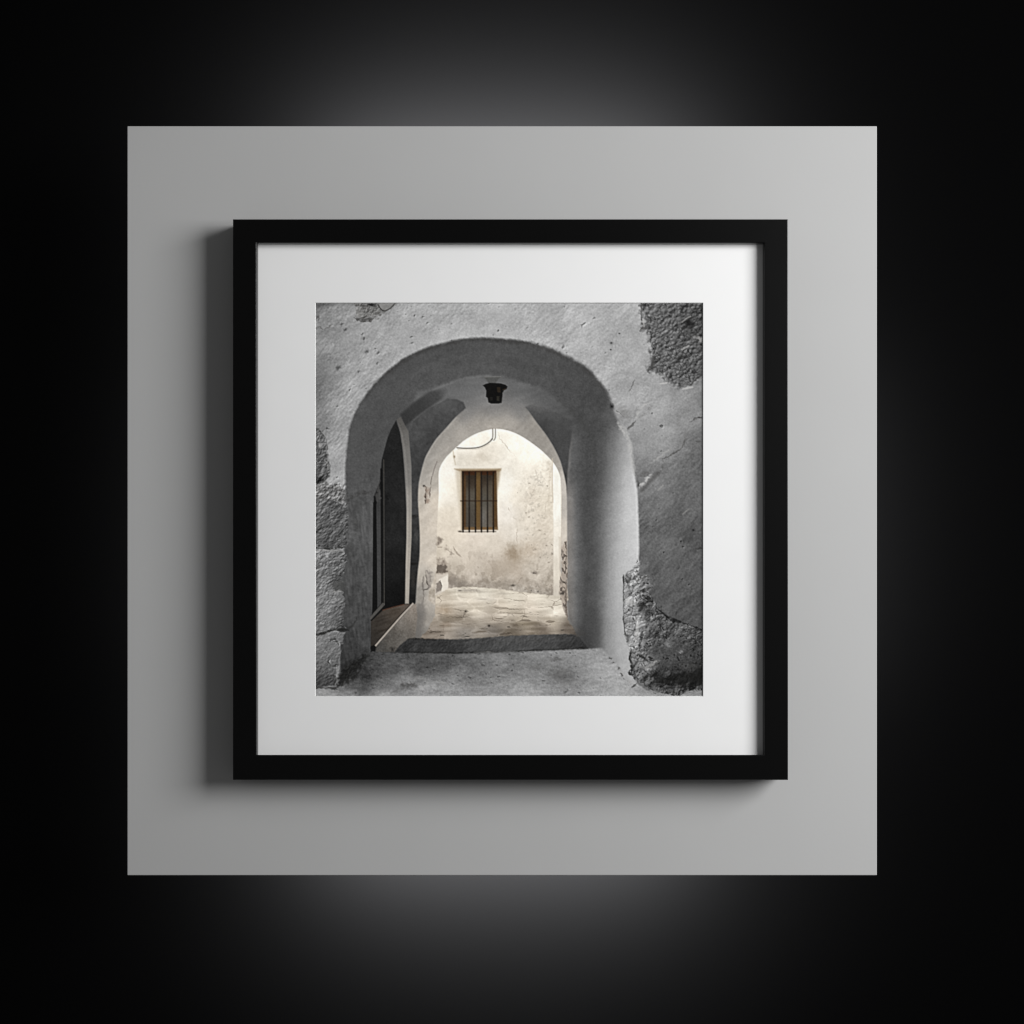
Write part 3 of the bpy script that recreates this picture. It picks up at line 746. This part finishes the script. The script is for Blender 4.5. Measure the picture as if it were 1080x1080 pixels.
    put(line([(328, 577.6), (345, 578.6), (364, 577)], 3., 1.4, rough=.6), (42, 42, 41), .88)
    put(line([(332, 581), (350, 580.6), (364, 581.5)], 2., 1.4, rough=.5), (164, 163, 161), .6)
    put(line([(328, 669.6), (340, 668), (350, 664.4), (360, 664), (368, 665)], 2.2, 1.2, rough=.6), (36, 36, 35), .88)
    put(line([(366, 664), (373, 659), (377, 652)], 1.1, 1.2, rough=.6), (48, 48, 47), .6)
    put(line([(348, 624), (362, 623.6)], 1.4, 1.2, rough=.5), (168, 167, 165), .7)
    put(poly([(350, 616), (362, 612), (366, 622), (352, 623)], 2, rough=1.), (74, 74, 73), .7)
    put(line([(356, 640), (362, 639)], 1.6, 1.2, rough=.6), (26, 26, 26), .8)
    for p_ in ([(346, 676), (354, 674), (358, 680)], [(352, 676), (357, 677)], [(348, 694), (347, 700), (352, 703), (357, 700)], [(351, 712), (355, 716), (352, 722)]):
        put(line(p_, 1.5, 1.2, rough=.9), (48, 48, 47), .75)
        add(line([(a + 1.6, b + 1.4) for a, b in p_], 1.4, 1.2, rough=.9), 34)
    # stone medallion, cut by the edge of the print
    m = poly([(328, 449), (335, 451), (341, 458), (345, 468), (346, 480), (348, 492), (347, 501), (341, 508), (334, 509), (328, 509)], 1.4, rough=.7)
    put(m, field([(337, 458, 104), (342, 470, 112), (337, 480, 70), (343, 485, 90), (337, 495, 96), (342, 500, 70), (335, 507, 34)]), .9)
    add(m * np.clip(rock, -2, 2.4), 20)
    put(line([(332, 451), (339, 456), (344, 464), (346, 474)], 1.5, 1.2, rough=.5), (66, 66, 65), .8)
    put(spot(337.4, 469.6, 1.5, 2.2), (206, 205, 203), .9)
    put(line([(344, 486), (346.5, 494), (345, 500)], 1.5, 1.3, rough=.6), (176, 175, 173), .6)
    put(line([(332, 509), (340, 508.5), (346, 503)], 2.2, 1.6, rough=.8), (38, 38, 37), .8)
    mul(spot(333, 468, 3, 3, 0, .8), .5)

    # ---------------------------------------------------------------- floors
    # paving in the sun
    G = poly([(441.5, 674.5), (450.4, 665.6), (458.8, 649.4), (459.4, 629), (466, 625), (473, 620.2), (488, 619), (501, 619), (517, 620), (540, 623), (560.5, 625.3), (584, 627.9), (590.4, 628.6), (594, 642), (600, 656.5), (605, 662), (609, 672), (560, 678), (480, 678)], 1., rough=.3)
    put(G, field([(480, 622, (232, 223, 206)), (470, 630, (218, 206, 188)), (510, 624, (236, 228, 212)), (540, 628, (238, 229, 212)), (570, 632, (240, 231, 214)), (588, 634, (228, 219, 203)),
                  (470, 645, (190, 176, 158)), (500, 640, (222, 211, 193)), (530, 640, (226, 214, 196)), (560, 642, (226, 214, 197)), (585, 645, (228, 219, 203)), (466, 655, (168, 157, 143)),
                  (490, 656, (164, 153, 139)), (520, 654, (180, 168, 152)), (550, 655, (190, 178, 160)), (580, 655, (200, 188, 170)), (460, 668, (144, 133, 121)), (490, 667, (134, 127, 119)), (520, 663, (130, 123, 115)),
                  (545, 664, (126, 116, 104)), (575, 664, (128, 117, 105)), (600, 664, (112, 102, 92)), (447, 671, (138, 127, 115))], 3.4), .98)
    fl = noise(1.0, 6, 0, lo=9)
    add(G * fl, 6.5)
    add(G * fbm(4, 3, .7, ani=2.5), 6)
    for pts, wd, a in (([(464, 650), (480, 650.5), (497, 651), (520, 655), (530, 655)], .9, .6), ([(450, 665.8), (465, 666), (478, 665.5)], 1.4, .9), ([(481, 666.5), (500, 668), (515, 668)], 1., .7), ([(520, 668.5), (530, 668.6), (540, 668)], 1.7, .9),
                       ([(484, 643), (500, 646), (516, 644), (528, 643)], .9, .5), ([(536, 642), (548, 642.6), (556, 642.6)], .9, .7), ([(549, 649.6), (559, 650.4)], 1.4, .8), ([(535, 647), (543, 649)], 1., .6), ([(540, 654), (546, 654.6)], 1.5, .8),
                       ([(505, 664), (511, 661.5), (515, 659)], 1.5, .8), ([(489, 651), (490, 647), (491, 644)], 1.4, .6), ([(536, 634), (550, 633)], .9, .4), ([(472, 656), (485, 657), (502, 657.6)], .9, .4), ([(460, 672), (464, 669.5)], 1., .7),
                       ([(525, 646), (534, 646)], .9, .5), ([(560, 660), (575, 659), (590, 660)], 1.2, .5), ([(503, 634), (520, 636), (524, 632)], .8, .4), ([(556, 636), (575, 634)], .8, .3), ([(461, 641), (470, 640), (476, 635)], .8, .3)):
        put(line(pts, wd * .9, 1., rough=.8) * G * np.clip(.6 + .5 * coarse, .1, 1), (84, 75, 66), a * .8)
    put(spot(515.8, 659.8, 1.4, 1.2), (44, 39, 35), .9)
    put(spot(491.3, 644.6, 1.1), (66, 60, 55), .8)
    put(spot(495, 622.5, 14, 1.8, 4, .6), (164, 155, 144), .75)
    put(spot(485, 622.8, 2, .9), (112, 104, 96), .8)
    put(spot(530, 625.6, 5, 1.3), (190, 181, 167), .7)
    put(spot(512, 632, 11, 2., 0, .6), (206, 197, 183), .6)
    put(spot(468, 643, 6, 3.5, 0, .8), (158, 138, 114), .6)
    put(spot(470, 659, 6, 2.5, 0, .8), (132, 116, 100), .6)
    # irregular flagstones: nearest and second nearest centre, foreshortened
    r2 = np.random.default_rng(21)
    cx, cy = [], []
    yv, hgt = 618., 5.0
    while yv < 678:
        xv = 440 + r2.uniform(0, 20)
        while xv < 612:
            cx.append(xv + r2.uniform(-4, 4))
            cy.append(yv + r2.uniform(-1.6, 1.6))
            xv += r2.uniform(16, 30) * (1 + (yv - 618) / 110)
        yv += hgt
        hgt *= 1.14
    f1 = np.full((NY, NX), 1e9)
    f2 = f1.copy()
    tone = np.zeros((NY, NX))
    wx, wy = X + 1.6 * wob[2] + .8 * wob[0], Y + .5 * wob[3] + .35 * wob[1]
    for px_, py_ in zip(cx, cy):
        kk = 3.4 / (1 + (py_ - 618) / 130)
        dd = np.sqrt((wx - px_) ** 2 + ((wy - py_) * kk) ** 2)
        near = dd < f1
        f2 = np.where(near, f1, np.minimum(f2, dd))
        tone = np.where(near, r2.normal(), tone)
        f1 = np.where(near, dd, f1)
    joint = np.clip(1 - (f2 - f1) / 2.2, 0, 1) * G
    add(G * blur(tone, .7), 8.5)
    jn = noise(3.5, 2.5)
    wide_j = blur(np.clip(1 - (f2 - f1) / 3.2, 0, 1), .5) * G
    add(wide_j * np.clip(.6 - jn, 0, 1.2), 17)
    put(joint * np.clip(jn - .3, 0, 1), (116, 104, 91), .5)
    dash = np.clip((noise(.75, 5, 2) - 1.55) * 1.3, 0, 1) * G * np.clip((Y - 624) / 30, .15, 1)
    put(dash, (104, 93, 81), .6)
    gr = np.clip((noise(.7, 2.5) - 1.9) * 1.2, 0, 1) * G * np.clip((Y - 636) / 25, 0, 1)
    mul(gr, .6)
    # step riser in shade
    Rr = poly([(415.5, 688.6), (421.7, 681), (430.5, 673.8), (442, 673.4), (460.6, 674), (480, 674), (501, 673), (520, 671.6), (540, 670.2), (556, 669.6), (576, 669), (596, 668.4), (607, 669.4), (612.5, 673.5), (620.5, 684.6), (586, 686), (555, 687.2), (520, 688.6), (481, 690)], 1.2, rough=.25)
    put(Rr, field([(425, 683, 46), (440, 680, 54), (470, 682, 54), (500, 681, 64), (530, 678, 74), (550, 678, 76), (580, 678, 72), (600, 677, 62), (612, 680, 48)]), .97)
    add(Rr * rock, 4)
    add(Rr * fbm(3, 3, .7), 3)
    put(line([(425, 687.4), (450, 688.3), (481, 688.6), (520, 687.4), (555, 686.2), (586, 684.8), (620, 683)], 1.5, 1.4, rough=.2), (28, 28, 27), .75)
    put(line([(430, 673.5), (445, 673.6), (460, 674.6)], 1.3, 1.2, rough=.5), (28, 27, 26), .6)
    # dark foot of the right jamb
    put(poly([(606, 668), (622, 640), (632, 650), (634, 682), (620, 684.4), (612, 674)], 7), field([(612, 670, 60), (625, 660, 74), (628, 678, 78), (618, 680, 56)]), .75)
    # foreground floor
    Fl = poly([(328, 726), (345, 725.4), (355, 726.4), (366, 716), (376, 706), (386, 690), (392, 684.6), (398, 687.4), (416, 688.4), (450, 688.8), (488, 689.2), (520, 688.2), (555, 687), (586, 685.6), (619, 684.2), (635, 683.2), (642, 691), (650, 700), (657, 708),
               (666, 720), (680, 727), (700, 731), (716, 734), (728, 727), (745, 726), (745, 745), (328, 745)], 1.4, rough=.3)
    put(Fl, field([(345, 731, 136), (370, 730, 128), (370, 724, 74), (385, 712, 56), (382, 720, 76), (400, 705, 66), (400, 724, 108), (395, 692, 60), (420, 692, 72), (440, 694, 76), (415, 703, 66), (440, 706, 84), (430, 715, 122), (450, 728, 138), (405, 733, 144),
                   (470, 692, 86), (470, 700, 92), (480, 712, 124), (480, 728, 138), (510, 694, 104), (510, 705, 118), (520, 720, 138), (520, 732, 142), (545, 692, 116), (550, 702, 124), (560, 712, 132), (550, 728, 144), (580, 694, 124), (585, 706, 124), (600, 690, 130), (610, 700, 134),
                   (600, 715, 120), (595, 728, 128), (625, 690, 140), (630, 705, 146), (630, 725, 140), (648, 712, 156), (655, 728, 150), (680, 732, 138), (705, 734, 126), (735, 732, 124)], 3.4))
    mul(Fl, 1.07)
    add(Fl * noise(.45), 3.2)
    add(Fl * noise(.8, 1.5), 3.4)
    add(Fl * fbm(6, 3, .62, ani=2.2), 6)
    add(Fl * noise(9, 2.2), 4)
    mul(Fl * np.clip((noise(.8, 1.6) - 2.0) * 1.2, 0, 1), .72)
    add(Fl * emboss(fbm(1.6, 2, .6, ani=1.6), 80), 3)
    add(spot(470, 726, 40, 7, 0, 2.5) * Fl, 12)
    add(spot(640, 712, 22, 10, 30, 2.5) * Fl, 12)
    add(spot(535, 722, 26, 8, 0, 2.5) * Fl, 8)
    put(spot(594, 712, 12, 10, 30, 2.6), (92, 91, 90), .42)
    put(spot(585, 712, 6, 5, 0, 2.), (84, 83, 82), .35)
    put(spot(565, 704, 8, 3.4, -10, 1.4), (98, 97, 96), .5)
    put(spot(586, 694.6, 9, 1.8, 0, 1.), (92, 91, 90), .55)
    put(spot(597, 729, 2.6, 1.4, -20, .7), (56, 56, 55), .7)
    put(spot(433, 722.4, 7, 2.6, -6, 1.2), (70, 69, 68), .75)
    put(spot(425, 722, 3, 2.4, 0, 1.), (58, 57, 56), .6)
    put(line([(440, 728), (450, 721), (460, 719), (470, 722)], 3, 3, rough=1.2), (168, 167, 165), .4)
    put(line([(434, 716), (446, 715), (452, 719)], 2.4, 2.4, rough=1.), (166, 165, 163), .4)
    put(line([(412, 731), (420, 727), (428, 726)], 2, 2, rough=1.), (92, 91, 90), .5)
    put(line([(500, 687.6), (520, 687.4), (545, 686.6)], 1.2, 1., rough=.4), (140, 139, 137), .5)
    # dark wedge where pillar and ground meet
    put(poly([(354, 726), (357, 712), (366, 700), (380, 694), (386, 688), (388, 692), (382, 704), (374, 716), (364, 722)], 3.4, rough=1.4), (34, 34, 33), .8)
    add(poly([(354, 726), (357, 708), (372, 696), (386, 688), (384, 706), (364, 722)], 2) * rock, 5)
    put(line([(328, 724.6), (340, 724.8), (355, 725.6)], 1.8, 1.4, rough=.7), (44, 44, 43), .75)
    put(line([(374, 707), (380, 699), (384, 691)], 2.4, 2., rough=.8), (20, 20, 20), .6)
    put(poly([(391, 682), (394, 680.4), (397.4, 683), (396, 686.4), (391.4, 687)], 1., rough=.4), (12, 12, 12), .9)
    put(spot(414.5, 684.6, 1.6, 2, 30, .6), (30, 29, 28), .7)

    # ---------------------------------------------------------------- broken foot of the right jamb
    K = poly([(657.4, 609), (661, 605), (667, 600), (672, 590), (674.4, 592), (673, 608), (682, 606), (688, 618), (684, 625), (690, 634), (700, 646), (708, 652), (722, 656.5), (736, 661), (745, 666), (745, 727), (726, 728), (714, 734), (700, 731), (684, 727), (672, 720), (664.5, 708),
              (664.4, 688), (659.6, 672), (657.4, 655)], 1., rough=.8)
    put(K, field([(663, 615, 150), (672, 600, 180), (670, 615, 160), (680, 612, 112), (662, 635, 172), (670, 630, 158), (680, 640, 84), (665, 650, 150), (674, 655, 168), (662, 665, 150), (670, 675, 162), (684, 650, 84),
                  (695, 650, 88), (690, 665, 80), (700, 675, 76), (720, 665, 92), (735, 672, 74), (715, 680, 78), (735, 690, 64), (690, 685, 76), (705, 695, 76), (725, 700, 72), (695, 705, 62), (740, 705, 44), (715, 710, 44), (668, 690, 140), (672, 700, 118), (680, 702, 140), (688, 702, 120), (668, 706, 92), (676, 712, 112), (690, 718, 66), (705, 717, 36), (735, 717, 34), (720, 722, 48), (690, 726, 96), (715, 729, 86), (738, 725, 70)], 3.6))
    rough_k = K * np.clip(1 - poly([(688, 682), (712, 674), (738, 684), (740, 706), (712, 708), (690, 704)], 12), .18, 1)
    add(rough_k * np.clip(rock, -2.4, 2.8), 10)
    add(rough_k * np.clip(boulder, -2.2, 2.6), 13)
    mul(rough_k * cleft, .7)
    add(rough_k * np.clip(pebble, -2, 2), 6)
    add(K * fine, 5)
    mul(K * np.clip((noise(.8) - 1.3) * 1.2, 0, 1), .5)
    add(rough_k * np.clip((noise(.8) - 1.5) * 1.2, 0, 1), 30)
    put(line([(657.6, 606), (657.5, 630), (657.8, 655), (659.6, 670)], 1., .9, rough=.4), (44, 44, 43), .8)
    put(line([(692, 641), (698, 646), (706, 652), (716, 655.5), (728, 659), (745, 666)], 2.2, 1.4, rough=.5), (24, 24, 24), .9)
    put(line([(678, 628), (684, 631), (688, 635)], 2.6, 1.4, rough=.6), (28, 28, 27), .85)
    put(line([(669, 626), (678, 623), (686, 620)], 1.8, 1.4, rough=.8), (36, 36, 35), .8)
    put(line([(660, 610), (662, 614), (666, 606)], 1.6, 1.2, rough=.8), (52, 52, 51), .7)
    put(line([(671, 612), (678, 609), (683, 607)], 1.4, 1.2, rough=.8), (62, 61, 60), .7)
    put(spot(679, 638, 4.5, 4, 0, 1.2), (34, 34, 33), .8)
    put(spot(663, 634, 5, 3, 0, .8), (196, 195, 193), .7)
    put(line([(671, 653), (672, 663), (670, 672), (669, 684)], 3.4, 2.6, rough=1.2), (206, 205, 203), .6)
    put(line([(677, 668), (675, 678), (673.6, 686)], 2.6, 1.5, rough=.6), (22, 22, 22), .9)
    put(line([(672, 690), (680, 694), (684, 697)], 2.4, 1.6, rough=1.), (26, 26, 25), .8)
    put(line([(684, 692), (690, 696)], 2.4, 1.4, rough=.7), (24, 24, 23), .8)
    put(line([(665.6, 684), (664.6, 694), (666, 704), (664, 709), (668, 711)], 2, 1.4, rough=.9), (30, 30, 29), .85)
    put(line([(676, 703), (684, 703), (690, 698), (695, 696)], 3, 2.2, rough=1.), (172, 171, 169), .6)
    put(line([(679, 722), (680, 715), (683, 709)], 2, 1.4, rough=.8), (32, 32, 31), .7)
    put(line([(666, 725), (671, 721)], 2.4, 1.4, rough=.7), (28, 28, 27), .8)
    put(poly([(684, 712), (690, 706), (698, 712), (710, 712), (720, 710), (732, 707), (745, 700), (745, 722), (734, 723), (720, 724), (708, 720), (692, 720)], 4, rough=1.6), (25, 25, 24), .78)
    put(poly([(740, 690), (745, 688), (745, 722), (738, 718)], 3, rough=1.), (22, 22, 21), .6)
    put(spot(727, 703, 10, 5, -15, 1.2), (66, 65, 64), .5)
    for (x, y, r) in ((698, 668, 1.8), (704, 679, 3), (688, 652, 1.6), (691, 658, 1.4), (718, 687, 1.4), (683, 664, 1.5)):
        add(spot(x, y, r * 1.5, r, 0, .8), 52)
    put(line([(707, 734), (712, 728), (718, 722)], 2, 1.6, rough=1.), (134, 133, 131), .6)
    put(line([(700, 732), (706, 728)], 1.6, 1.2, rough=.8), (46, 46, 45), .6)
    for (x, y) in ((647, 699), (652, 705.4), (655.4, 711.6), (643, 694)):
        put(spot(x, y, 1.4, 1.2, 0, .7), (58, 57, 56), .75)
    put(line([(652, 706), (660, 714), (668, 722)], 3, 3, rough=1.), (178, 177, 175), .5)

    add(noise(.5), 1.6)
    soft_ = np.stack([blur(img[..., c], 1.0) for c in range(3)], -1)
    img = img + .75 * (img - soft_)
    return np.clip(img, 6, 255)


SX0, SX1, SY0, SY1 = 330.0, 744.0, 317.0, 737.0     # sheet, a little larger than the window
S = 1.5
NX, NY = int((SX1 - SX0) * S), int((SY1 - SY0) * S)

img = paint_photo(SX0, SY0, NX, NY, S)
lin = np.where(img / 255 <= .04045, img / 255 / 12.92, ((img / 255 + .055) / 1.055) ** 2.4)
uu, vv = np.meshgrid((np.arange(NX) + .5) / NX, (np.arange(NY) + .5) / NY)
# fitted lamplight across the sheet; its inverse is painted into the ink colour
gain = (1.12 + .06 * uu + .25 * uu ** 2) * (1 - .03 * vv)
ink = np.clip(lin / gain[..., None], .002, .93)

PY = MY + T + .0003
gx = np.linspace(SX0, SX1, NX)
gy = np.linspace(SY0, SY1, NY)
s = (L + PY) / L
X, Y = np.meshgrid((gx - 540) * .001 * s, (540 - gy) * .001 * s)
co = np.stack([X, np.full_like(X, PY), Y], -1).reshape(-1, 3).astype(np.float32)
ii = np.arange((NY - 1) * NX).reshape(NY - 1, NX)[:, :-1].ravel()
quads = np.stack([ii, ii + NX, ii + NX + 1, ii + 1], -1).astype(np.int32)
me = bpy.data.meshes.new('print')
me.vertices.add(len(co))
me.vertices.foreach_set('co', co.ravel())
me.loops.add(quads.size)
me.loops.foreach_set('vertex_index', quads.ravel())
me.polygons.add(len(quads))
me.polygons.foreach_set('loop_start', np.arange(0, quads.size, 4, dtype=np.int32))
me.update(calc_edges=True)
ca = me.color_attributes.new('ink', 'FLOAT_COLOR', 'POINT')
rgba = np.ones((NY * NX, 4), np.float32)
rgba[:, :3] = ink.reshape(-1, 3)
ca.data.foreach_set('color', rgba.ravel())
M_print = mat('matte_photo_paper', (.8, .8, .8), .85, .08)
nt = M_print.node_tree
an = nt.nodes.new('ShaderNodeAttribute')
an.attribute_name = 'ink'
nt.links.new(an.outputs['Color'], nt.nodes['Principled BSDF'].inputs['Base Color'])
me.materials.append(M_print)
pr = bpy.data.objects.new('print', me)
C.objects.link(pr)
pr.parent = root
pr.matrix_parent_inverse = root.matrix_world.inverted()
pr['label'] = 'printed photograph of a whitewashed arched passage opening on a sunlit wall with a barred window'

# ------------------------------------------------------------------ light
def area(name, loc, target, sx, sy, watt, col=(1, 1, 1)):
    d = bpy.data.lights.new(name, 'AREA')
    d.shape = 'RECTANGLE'
    d.size, d.size_y, d.energy, d.color = sx, sy, watt, col
    o = bpy.data.objects.new(name, d)
    C.objects.link(o)
    o.location = loc
    import mathutils
    dirv = mathutils.Vector(target) - mathutils.Vector(loc)
    o.rotation_euler = dirv.to_track_quat('-Z', 'Y').to_euler()
    return o


KEY = area('studio_softbox', (1.66, -1.32, .56), (0, 0, 0), 1.20, 1.05, 84)


# strip lamps hidden behind the panel wash the wall above, below and (weakly) beside it
def strip(x, z, sx, sz, watt):
    o = area('panel_backlight', (x, .030, z), (x, 1, z), sx, sz, watt, (1, 1, .985))
    return o


strip(-.010, z1 - .030, .38, .02, 37)
strip(-.010, z0 + .030, .38, .02, 37)
strip(x1 - .045, -.01, .02, .34, 5)
strip(x0 + .045, -.01, .02, .34, 1.4)

w = bpy.data.worlds.new('World')
bpy.context.scene.world = w
w.use_nodes = True
w.node_tree.nodes['Background'].inputs['Color'].default_value = (1, 1, 1, 1)
w.node_tree.nodes['Background'].inputs['Strength'].default_value = .15

# ------------------------------------------------------------------ camera and render settings
cd = bpy.data.cameras.new('camera')
cd.sensor_width, cd.lens = 36, 60
cd.clip_start, cd.clip_end = .05, 50
cam = bpy.data.objects.new('camera', cd)
C.objects.link(cam)
cam.location = (0, -L, 0)
cam.rotation_euler = (R(90), 0, 0)
sc = bpy.context.scene
sc.camera = cam
sc.view_settings.view_transform = 'Standard'
sc.view_settings.look = 'None'
sc.view_settings.exposure = 0
sc.view_settings.gamma = 1
sc.view_settings.use_curve_mapping = False
sc.cycles.use_denoising = True
sc.cycles.max_bounces = 6
sc.cycles.filter_width = 1.3
